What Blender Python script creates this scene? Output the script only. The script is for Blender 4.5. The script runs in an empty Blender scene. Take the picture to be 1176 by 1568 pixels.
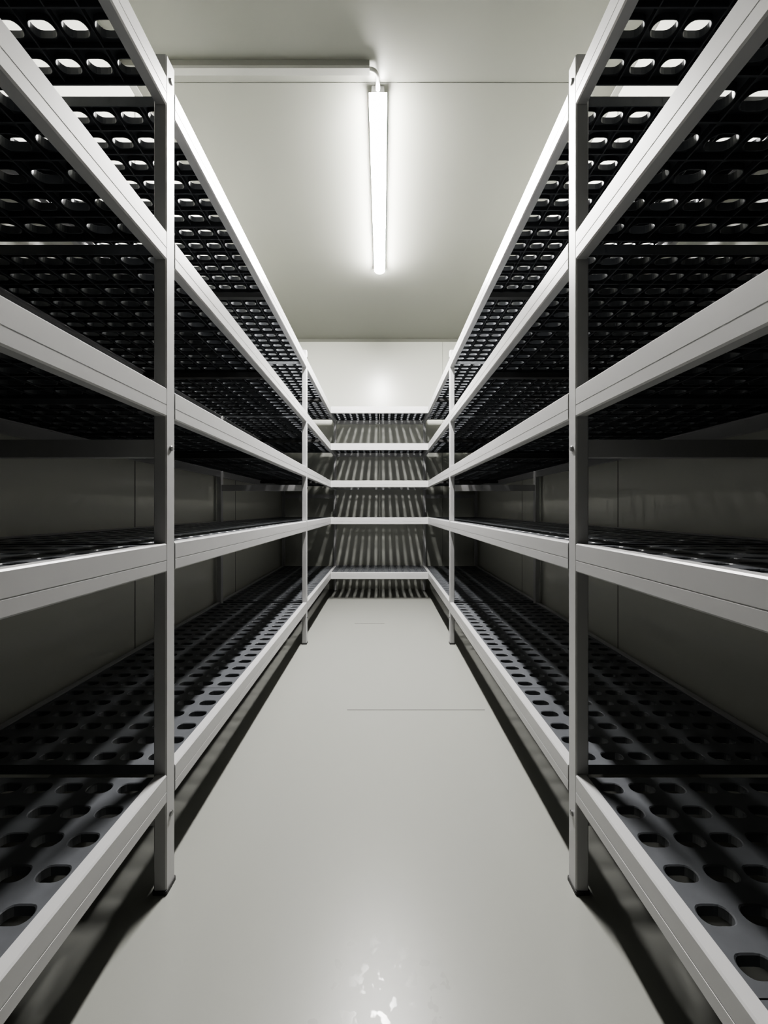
import bpy, math
from mathutils import Vector

# ------------------------------------------------------------------ params
CAM_H = 0.917
XL, XR = -0.513, 0.4615          # aisle faces of left / right racks
DEPTH = 0.61
WALL_L, WALL_R = XL-DEPTH-0.02, XR+DEPTH+0.02
Y_BACK = 4.33
Y_FRONT = -3.2
CEIL = 2.853
POST_Y = [-0.769, 0.901, 2.571, 4.241]
POST_W, POST_D = 0.037, 0.031    # along aisle, across
POST_TOP = 2.0
LEVELS = [0.284, 0.834, 1.204, 1.577, 1.946]

# ------------------------------------------------------------------ materials
def mat(name, col, rough=0.5, metal=0.0, var=0.0, bump=0.0, scale=8.0, rvar=0.0, spec=0.5, bscale=None):
    m = bpy.data.materials.new(name); m.use_nodes = True
    nt = m.node_tree; b = nt.nodes['Principled BSDF']
    b.inputs['Base Color'].default_value = (*col, 1)
    b.inputs['Roughness'].default_value = rough
    b.inputs['Metallic'].default_value = metal
    b.inputs['Specular IOR Level'].default_value = spec
    tc = nt.nodes.new('ShaderNodeTexCoord')
    if var or rvar:
        n = nt.nodes.new('ShaderNodeTexNoise'); n.inputs['Scale'].default_value = scale
        n.inputs['Detail'].default_value = 5
        nt.links.new(tc.outputs['Object'], n.inputs['Vector'])
        if var:
            r = nt.nodes.new('ShaderNodeMapRange')
            r.inputs['From Min'].default_value = .3; r.inputs['From Max'].default_value = .7
            r.inputs['To Min'].default_value = 1-var; r.inputs['To Max'].default_value = 1+var
            nt.links.new(n.outputs['Fac'], r.inputs['Value'])
            mx = nt.nodes.new('ShaderNodeVectorMath'); mx.operation = 'SCALE'
            mx.inputs[0].default_value = col
            nt.links.new(r.outputs['Result'], mx.inputs['Scale'])
            nt.links.new(mx.outputs['Vector'], b.inputs['Base Color'])
        if rvar:
            r = nt.nodes.new('ShaderNodeMapRange')
            r.inputs['From Min'].default_value = .3; r.inputs['From Max'].default_value = .7
            r.inputs['To Min'].default_value = rough-rvar; r.inputs['To Max'].default_value = rough+rvar
            nt.links.new(n.outputs['Fac'], r.inputs['Value'])
            nt.links.new(r.outputs['Result'], b.inputs['Roughness'])
    if bump:
        n2 = nt.nodes.new('ShaderNodeTexNoise'); n2.inputs['Scale'].default_value = bscale or scale*2
        n2.inputs['Detail'].default_value = 3
        nt.links.new(tc.outputs['Object'], n2.inputs['Vector'])
        bp = nt.nodes.new('ShaderNodeBump'); bp.inputs['Strength'].default_value = bump
        bp.inputs['Distance'].default_value = 0.01
        nt.links.new(n2.outputs['Fac'], bp.inputs['Height'])
        nt.links.new(bp.outputs['Normal'], b.inputs['Normal'])
    return m

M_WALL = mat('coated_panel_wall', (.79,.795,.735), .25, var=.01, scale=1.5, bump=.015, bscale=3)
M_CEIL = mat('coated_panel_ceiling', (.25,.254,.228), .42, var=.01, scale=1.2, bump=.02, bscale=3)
M_FLOOR = mat('epoxy_floor', (.370,.376,.352), .31, var=.003, scale=2.0, bump=.008, bscale=7, spec=.34)
M_PAINT = mat('powder_coated_steel', (.58,.58,.586), .33, var=.01, scale=20)
M_DECK = mat('dark_plastic_deck', (.142,.149,.161), .36, var=.08, scale=25, rvar=.04, spec=.55)
M_BLACK = mat('grey_rubber_foot', (.09,.09,.09), .5, var=.1)
M_BOLT = mat('zinc_bolt', (.35,.35,.35), .35, metal=.9, var=.05)
M_SEAM = mat('seam_sealant', (.20,.205,.19), .5, var=.05)
M_TRUNK = mat('white_pvc_conduit', (.38,.385,.36), .35, var=.01)
M_LAMPB = mat('lamp_housing', (.8,.8,.8), .4, var=.01)
M_EMIT = bpy.data.materials.new('lamp_diffuser'); M_EMIT.use_nodes = True
nt = M_EMIT.node_tree; b = nt.nodes['Principled BSDF']
b.inputs['Base Color'].default_value = (.9,.9,.9,1)
b.inputs['Emission Color'].default_value = (1.0,.975,.95,1)
b.inputs['Emission Strength'].default_value = 345.0

# floor: a scuffed, glossier patch of dried drops in the aisle near the camera
nt = M_FLOOR.node_tree; b = nt.nodes['Principled BSDF']
tc = nt.nodes.new('ShaderNodeTexCoord')
vo = nt.nodes.new('ShaderNodeTexNoise'); vo.inputs['Scale'].default_value = 36; vo.inputs['Detail'].default_value = 2
nt.links.new(tc.outputs['Object'], vo.inputs['Vector'])
mr = nt.nodes.new('ShaderNodeMapRange')
mr.inputs['From Min'].default_value = .58; mr.inputs['From Max'].default_value = .63
mr.inputs['To Min'].default_value = 0; mr.inputs['To Max'].default_value = -.15
nt.links.new(vo.outputs['Fac'], mr.inputs['Value'])
ds = nt.nodes.new('ShaderNodeVectorMath'); ds.operation='DISTANCE'
ds.inputs[1].default_value=(0.0,.68,0)
nt.links.new(tc.outputs['Object'], ds.inputs[0])
mk = nt.nodes.new('ShaderNodeMapRange')
mk.inputs['From Min'].default_value=.05; mk.inputs['From Max'].default_value=.17
mk.inputs['To Min'].default_value=1; mk.inputs['To Max'].default_value=0
nt.links.new(ds.outputs['Value'], mk.inputs['Value'])
mu = nt.nodes.new('ShaderNodeMath'); mu.operation='MULTIPLY'
nt.links.new(mr.outputs['Result'], mu.inputs[0]); nt.links.new(mk.outputs['Result'], mu.inputs[1])
add = nt.nodes.new('ShaderNodeMath'); add.operation = 'ADD'; add.inputs[0].default_value=.31
nt.links.new(mu.outputs[0], add.inputs[1])
nt.links.new(add.outputs[0], b.inputs['Roughness'])

# ------------------------------------------------------------------ mesh helpers
class MB:
    def __init__(s): s.v=[]; s.f=[]; s.m=[]
    def add(s, vs, fs, mi=0):
        o=len(s.v); s.v += [tuple(p) for p in vs]
        for f in fs: s.f.append([i+o for i in f]); s.m.append(mi)
    def box(s, x0,x1,y0,y1,z0,z1, mi=0):
        if x0>x1:x0,x1=x1,x0
        if y0>y1:y0,y1=y1,y0
        s.add([(x0,y0,z0),(x1,y0,z0),(x1,y1,z0),(x0,y1,z0),(x0,y0,z1),(x1,y0,z1),(x1,y1,z1),(x0,y1,z1)],
              [(0,3,2,1),(4,5,6,7),(0,1,5,4),(1,2,6,5),(2,3,7,6),(3,0,4,7)], mi)
    def extrude(s, prof, fn, t0, t1, mi=0):
        n=len(prof)
        vs=[fn(p,t0) for p in prof]+[fn(p,t1) for p in prof]
        fs=[(i,(i+1)%n,n+(i+1)%n,n+i) for i in range(n)]
        fs += [tuple(range(n)), tuple(range(2*n-1,n-1,-1))]
        s.add(vs,fs,mi)
    def cyl(s, c, axis, r, h, n=16, mi=0, dome=0.0):
        ax=Vector(axis).normalized()
        u=ax.orthogonal().normalized(); w=ax.cross(u)
        c=Vector(c); vs=[]
        rings=[(0,r),(h*.7,r),(h,r*.75)]
        for (d,rr) in rings:
            for i in range(n):
                a=2*math.pi*i/n
                vs.append(c+ax*d+u*(rr*math.cos(a))+w*(rr*math.sin(a)))
        fs=[]
        for k in range(2):
            for i in range(n):
                fs.append((k*n+i,k*n+(i+1)%n,(k+1)*n+(i+1)%n,(k+1)*n+i))
        fs.append(tuple(range(2*n,3*n))); fs.append(tuple(range(n-1,-1,-1)))
        s.add(vs,fs,mi)
    def mesh(s, name, mats, recalc=True):
        me=bpy.data.meshes.new(name); me.from_pydata(s.v,[],s.f)
        for m in mats: me.materials.append(m)
        me.polygons.foreach_set('material_index', s.m)
        if recalc:
            import bmesh
            bm=bmesh.new(); bm.from_mesh(me)
            bmesh.ops.recalc_face_normals(bm, faces=bm.faces); bm.to_mesh(me); bm.free()
        me.update(); return me

def obj(name, me, parent=None, loc=(0,0,0), rot=(0,0,0)):
    o=bpy.data.objects.new(name, me); o.location=loc; o.rotation_euler=rot
    bpy.context.scene.collection.objects.link(o)
    if parent: o.parent=parent
    return o
def empty(name):
    return obj(name, None)

# ------------------------------------------------------------------ room
T=0.1
def room_box(name, x0,x1,y0,y1,z0,z1, m):
    mb=MB(); mb.box(x0,x1,y0,y1,z0,z1); return obj(name, mb.mesh(name,[m]))
room_box('floor', WALL_L-T,WALL_R+T,Y_FRONT-T,Y_BACK+T,-T,0,M_FLOOR)
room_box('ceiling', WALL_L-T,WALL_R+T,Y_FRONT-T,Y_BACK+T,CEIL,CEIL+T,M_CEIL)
room_box('wall_left', WALL_L-T,WALL_L,Y_FRONT,Y_BACK,0,CEIL,M_WALL)
room_box('wall_right', WALL_R,WALL_R+T,Y_FRONT,Y_BACK,0,CEIL,M_WALL)
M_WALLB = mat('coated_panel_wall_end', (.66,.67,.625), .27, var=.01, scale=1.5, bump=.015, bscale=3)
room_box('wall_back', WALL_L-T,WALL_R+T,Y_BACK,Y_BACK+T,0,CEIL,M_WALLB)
room_box('wall_front', WALL_L-T,WALL_R+T,Y_FRONT-T,Y_FRONT,0,CEIL,M_WALL)

# ceiling cove trims
def cove(name, p0, p1, inward):
    mb=MB(); p0=Vector(p0);p1=Vector(p1);n=Vector(inward)
    prof=[(0,0),(.022,0),(.020,-.003),(.003,-.020),(0,-.022)]
    mb.extrude(prof, lambda p,t:(p0+(p1-p0)*t+n*p[0]+Vector((0,0,p[1]))),0,1)
    return obj(name, mb.mesh(name,[M_CEIL]))
cove('trim_1',(WALL_L,Y_BACK,CEIL),(WALL_R,Y_BACK,CEIL),(0,-1,0))
cove('trim_2',(WALL_L,Y_FRONT,CEIL),(WALL_L,Y_BACK,CEIL),(1,0,0))
cove('trim_3',(WALL_R,Y_FRONT,CEIL),(WALL_R,Y_BACK,CEIL),(-1,0,0))
# panel joints (thin sealant beads)
mb=MB()
mb.box(WALL_L,WALL_R,1.718,1.721,CEIL-.0012,CEIL+.001)
mb.box(WALL_L,WALL_R,.55,.553,CEIL-.0012,CEIL+.001)
for yy in (.55,1.75,2.95):
    mb.box(WALL_L-.001,WALL_L+.0012,yy,yy+.004,0.0,CEIL)
    mb.box(WALL_R-.0012,WALL_R+.001,yy,yy+.004,0.0,CEIL)
for xx in (.69,):
    mb.box(xx,xx+.003,Y_BACK-.0012,Y_BACK+.001,0,CEIL)
obj('trim_4', mb.mesh('trim_4',[M_SEAM]))
mb=MB()
mb.box(-.16,.47,1.731,1.7338,-.001,.0009)
mb.box(-.22,.02,3.04,3.046,-.001,.0009)
obj('trim_5', mb.mesh('trim_5',[M_SEAM]))

# ------------------------------------------------------------------ deck panel mesh
def stadium(dx,dy,a,r):
    c=a-r
    if abs(dy)>1e-9:
        t=r/abs(dy); x=dx*t
        if abs(x)<=c: return (x, dy*t)
    sg=1 if dx>0 else -1
    A=dx*dx+dy*dy; B=-2*dx*sg*c; C=c*c-r*r
    t=(-B+math.sqrt(max(B*B-4*A*C,0)))/(2*A)
    return (dx*t,dy*t)

def deck_mesh(name, nu, nv, du, dv, a=.0260, r=.0148, t=.005, lip=.018, skirt=.024):
    """u along local x (slot long axis), v along local y; origin at corner; top at z=0"""
    mb=MB(); hu,hv=du/2,dv/2
    k=6; outer=[]
    for i in range(k): outer.append((-hu+2*hu*i/k,-hv))
    for i in range(k): outer.append((hu,-hv+2*hv*i/k))
    for i in range(k): outer.append((hu-2*hu*i/k,hv))
    for i in range(k): outer.append((-hu,hv-2*hv*i/k))
    n=len(outer)
    def loop(off):
        res=[]
        for (x,y) in outer:
            dx,dy=x/hu*a, y/hv*r
            res.append(stadium(dx,dy,a+off,r+off))
        return res
    L0=loop(.002); L1=loop(0); L2=loop(.0015)
    for iu in range(nu):
        for iv in range(nv):
            cx=(iu+.5)*du; cy=(iv+.5)*dv
            vs=[(cx+x,cy+y,0) for x,y in outer]+[(cx+x,cy+y,0) for x,y in L0]+\
               [(cx+x,cy+y,-.0018) for x,y in L1]+[(cx+x,cy+y,-lip) for x,y in L1]+\
               [(cx+x,cy+y,-lip) for x,y in L2]+[(cx+x,cy+y,-t) for x,y in L0]+[(cx+x,cy+y,-t) for x,y in outer]
            fs=[]
            for l in range(6):
                for i in range(n):
                    j=(i+1)%n
                    fs.append((l*n+i,l*n+j,(l+1)*n+j,(l+1)*n+i))
            mb.add(vs,fs)
    U=nu*du; V=nv*dv; w=.0015
    for iu in range(1,nu):
        mb.box(iu*du-w,iu*du+w,0,V,-.018,-t+.0005)
    for iv in range(1,nv):
        mb.box(0,U,iv*dv-w,iv*dv+w,-.018,-t+.0005)
    g=.0025
    mb.box(0,U,0,g,-skirt,-.0003); mb.box(0,U,V-g,V,-skirt,-.0003)
    mb.box(0,g,0,V,-skirt,-.0003); mb.box(U-g,U,0,V,-skirt,-.0003)
    return mb.mesh(name,[M_DECK],recalc=False)

BD=.025     # beam depth
GAP=.002
bay=POST_Y[1]-POST_Y[0]-POST_W
piece=(bay-.006)/4
deck_side=deck_mesh('perforated_deck',8,6,(DEPTH-2*BD-.002)/8,(piece-GAP)/6)
BEAM_H=.068
BP=[(-BD,.002),(-BD,-BEAM_H+.002),(-.003,-BEAM_H+.002),(0,-BEAM_H+.005),(0,-.040),(-.0008,-.0397),(-.0008,-.0378),(0,-.0375),
    (0,-.001),(-.003,.002)]

def build_side(face_x, s, name):
    root=empty(name)
    fr=MB()
    pr=[( .003,0),(POST_D-.003,0),(POST_D,.003),(POST_D,POST_W-.003),(POST_D-.003,POST_W),(.003,POST_W),(0,POST_W-.003),(0,.003)]
    posts=MB()
    ft=MB()
    for py in POST_Y:
        for d0 in (0, DEPTH-POST_D):
            posts.extrude(pr, lambda p,t:(face_x+s*(d0+p[0]), py+p[1], t), .008, POST_TOP)
            fp=[(-.002,.0),(0,-.002),(POST_D,-.002),(POST_D+.002,0),(POST_D+.002,POST_W),(POST_D,POST_W+.002),(0,POST_W+.002),(-.002,POST_W)]
            ft.extrude(fp, lambda p,t:(face_x+s*(d0+p[0]), py+p[1], t), 0, .010)
        for bz in (.18,1.065,1.955):
            posts.cyl((face_x, py+POST_W/2, bz),(-s,0,0),.0065,.004,mi=1)
        for bz in (.18,1.063):
            posts.box(face_x+s*(POST_D-.004), face_x+s*(DEPTH-POST_D+.004), py+.006, py+POST_W-.006, bz-.021, bz+.021)
    obj('uprights', posts.mesh('uprights',[M_PAINT,M_BOLT]), root)
    obj('feet', ft.mesh('feet',[M_BLACK]), root)
    for i in range(len(POST_Y)-1):
        y0=POST_Y[i]+POST_W; y1=POST_Y[i+1]
        for z in LEVELS:
            e=.0006
            fr.extrude(BP, lambda p,t:(face_x-s*(p[0]+.0008), t, z+p[1]), y0+e, y1-e)
            fr.extrude(BP, lambda p,t:(face_x+s*(DEPTH+p[0]), t, z+p[1]), y0+e, y1-e)
            fr.box(face_x+s*(BD-.002),face_x+s*(BD+.012), y0+.002,y1-.002, z-.029,z-.0265)
            fr.box(face_x+s*(DEPTH-BD+.002),face_x+s*(DEPTH-BD-.012), y0+.002,y1-.002, z-.029,z-.0265)
            for k in range(4):
                xx=face_x+s*(BD+.001) if s>0 else face_x-(DEPTH-BD-.001)
                obj('deck_panel', deck_side, root, (xx, y0+.003+k*piece+GAP/2, z-.002))
            fr.box(face_x+s*(BD-.002),face_x+s*(DEPTH-BD+.002),(y0+y1)/2-.012,(y0+y1)/2+.012,z-.052,z-.0295,mi=1)
    obj('beams', fr.mesh('beams',[M_PAINT,M_BLACK]), root)
    return root
build_side(XL,-1,'metal_shelving_rack')
build_side(XR, 1,'metal_shelving_rack')

# back rack spanning the aisle end
root=empty('metal_shelving_rack')
YF=3.79; YE=4.30
fr=MB()
W=XR-XL
deck_back=deck_mesh('perforated_deck_end',6,7,(YE-YF-2*BD-.002)/6,(W/2-.006)/7)
for z in LEVELS:
    fr.extrude(BP, lambda p,t:(t, YF-p[0]*1.0-0.0, z+p[1]), XL+.0012, XR-.0012)
    fr.extrude(BP, lambda p,t:(t, YE+p[0], z+p[1]), XL+.0012, XR-.0012)
    fr.box(XL+.002,XR-.002,YF+BD-.002,YF+BD+.012,z-.029,z-.0265)
    fr.box(XL+.002,XR-.002,YE-BD-.012,YE-BD+.002,z-.029,z-.0265)
    fr.box(XL+.0012,XL+.004,YF+.002,YF+.05,z-.066,z)
    fr.box(XR-.004,XR-.0012,YF+.002,YF+.05,z-.066,z)
    for k in range(2):
        obj('deck_panel', deck_back, root, (XL+.004+(k+1)*(W/2-.004)-.001, YF+BD+.001, z-.002),(0,0,math.pi/2))
obj('beams', fr.mesh('beams_end',[M_PAINT]), root)

# ------------------------------------------------------------------ lamp
lamp=empty('ceiling_batten_light')
LX=-.019; LY0,LY1=1.725,3.04
mb=MB()
mb.extrude([(-.028,0),(-.030,-.030),(-.0418,-.031),(-.0418,-.0325),(.0418,-.0325),(.0418,-.031),(.030,-.030),(.028,0)],
           lambda p,t:(LX+p[0],t,CEIL+p[1]), LY0+.005, LY1-.005)
mb.cyl((LX,LY0+.02,CEIL-.020),(0,-1,0),.010,.05)
obj('housing', mb.mesh('lamp_housing',[M_LAMPB]), lamp)
mb=MB()
def ring(sc, y):
    pts=[]
    for i in range(0,17):
        a=math.pi*i/16
        pts.append((LX-.0415*sc*math.cos(a), y, CEIL-.0328-.028*sc*math.sin(a)))
    return pts
rings=[ring(.35,LY0+.005),ring(.7,LY0+.009),ring(.92,LY0+.018),ring(1,LY0+.035),ring(1,LY1-.035),ring(.92,LY1-.018),ring(.7,LY1-.009),ring(.35,LY1-.005)]
n=17; vs=[p for r in rings for p in r]; fs=[]
for k in range(len(rings)-1):
    for i in range(n):
        j=(i+1)%n
        fs.append((k*n+i,k*n+j,(k+1)*n+j,(k+1)*n+i))
fs.append(tuple(range(n))); fs.append(tuple(range(len(vs)-1,len(vs)-n-1,-1)))
mb.add(vs,fs)
obj('diffuser', mb.mesh('lamp_diffuser',[M_EMIT]), lamp)

# conduit on the ceiling
mb=MB()
CY=1.650
prof=[(-.019,0),(-.019,-.024),(-.014,-.030),(.014,-.030),(.019,-.024),(.019,0)]
mb.extrude(prof, lambda p,t:(t,CY+p[0],CEIL+p[1]), WALL_L, LX-.035)
obj('cable_conduit', mb.mesh('cable_conduit',[M_TRUNK]))
cu=bpy.data.curves.new('cable','CURVE'); cu.dimensions='3D'; cu.bevel_depth=.008; cu.bevel_resolution=4
sp=cu.splines.new('BEZIER'); sp.bezier_points.add(2)
pts=[(LX-.05,CY,CEIL-.014),(LX-.008,CY+.012,CEIL-.018),(LX,LY0-.02,CEIL-.020)]
for p,c in zip(sp.bezier_points,pts):
    p.co=c; p.handle_left_type='AUTO'; p.handle_right_type='AUTO'
cu.materials.append(M_TRUNK)
c=obj('power_cable',cu)
c.parent=lamp

# ------------------------------------------------------------------ world + camera
w=bpy.data.worlds.new('World'); bpy.context.scene.world=w; w.use_nodes=True
w.node_tree.nodes['Background'].inputs[0].default_value=(.02,.02,.02,1)
cam=bpy.data.cameras.new('camera'); co=obj('camera',cam,None,(0,0,CAM_H),(math.pi/2,0,0))
cam.sensor_fit='VERTICAL'; cam.sensor_height=36; cam.lens=36*580/1568
cam.shift_x=3/1568; cam.shift_y=-4/1568
cam.clip_start=.01
bpy.context.scene.camera=co
vs=bpy.context.scene.view_settings
vs.view_transform='AgX'
try: vs.look='AgX - High Contrast'
except Exception as e: print(e)
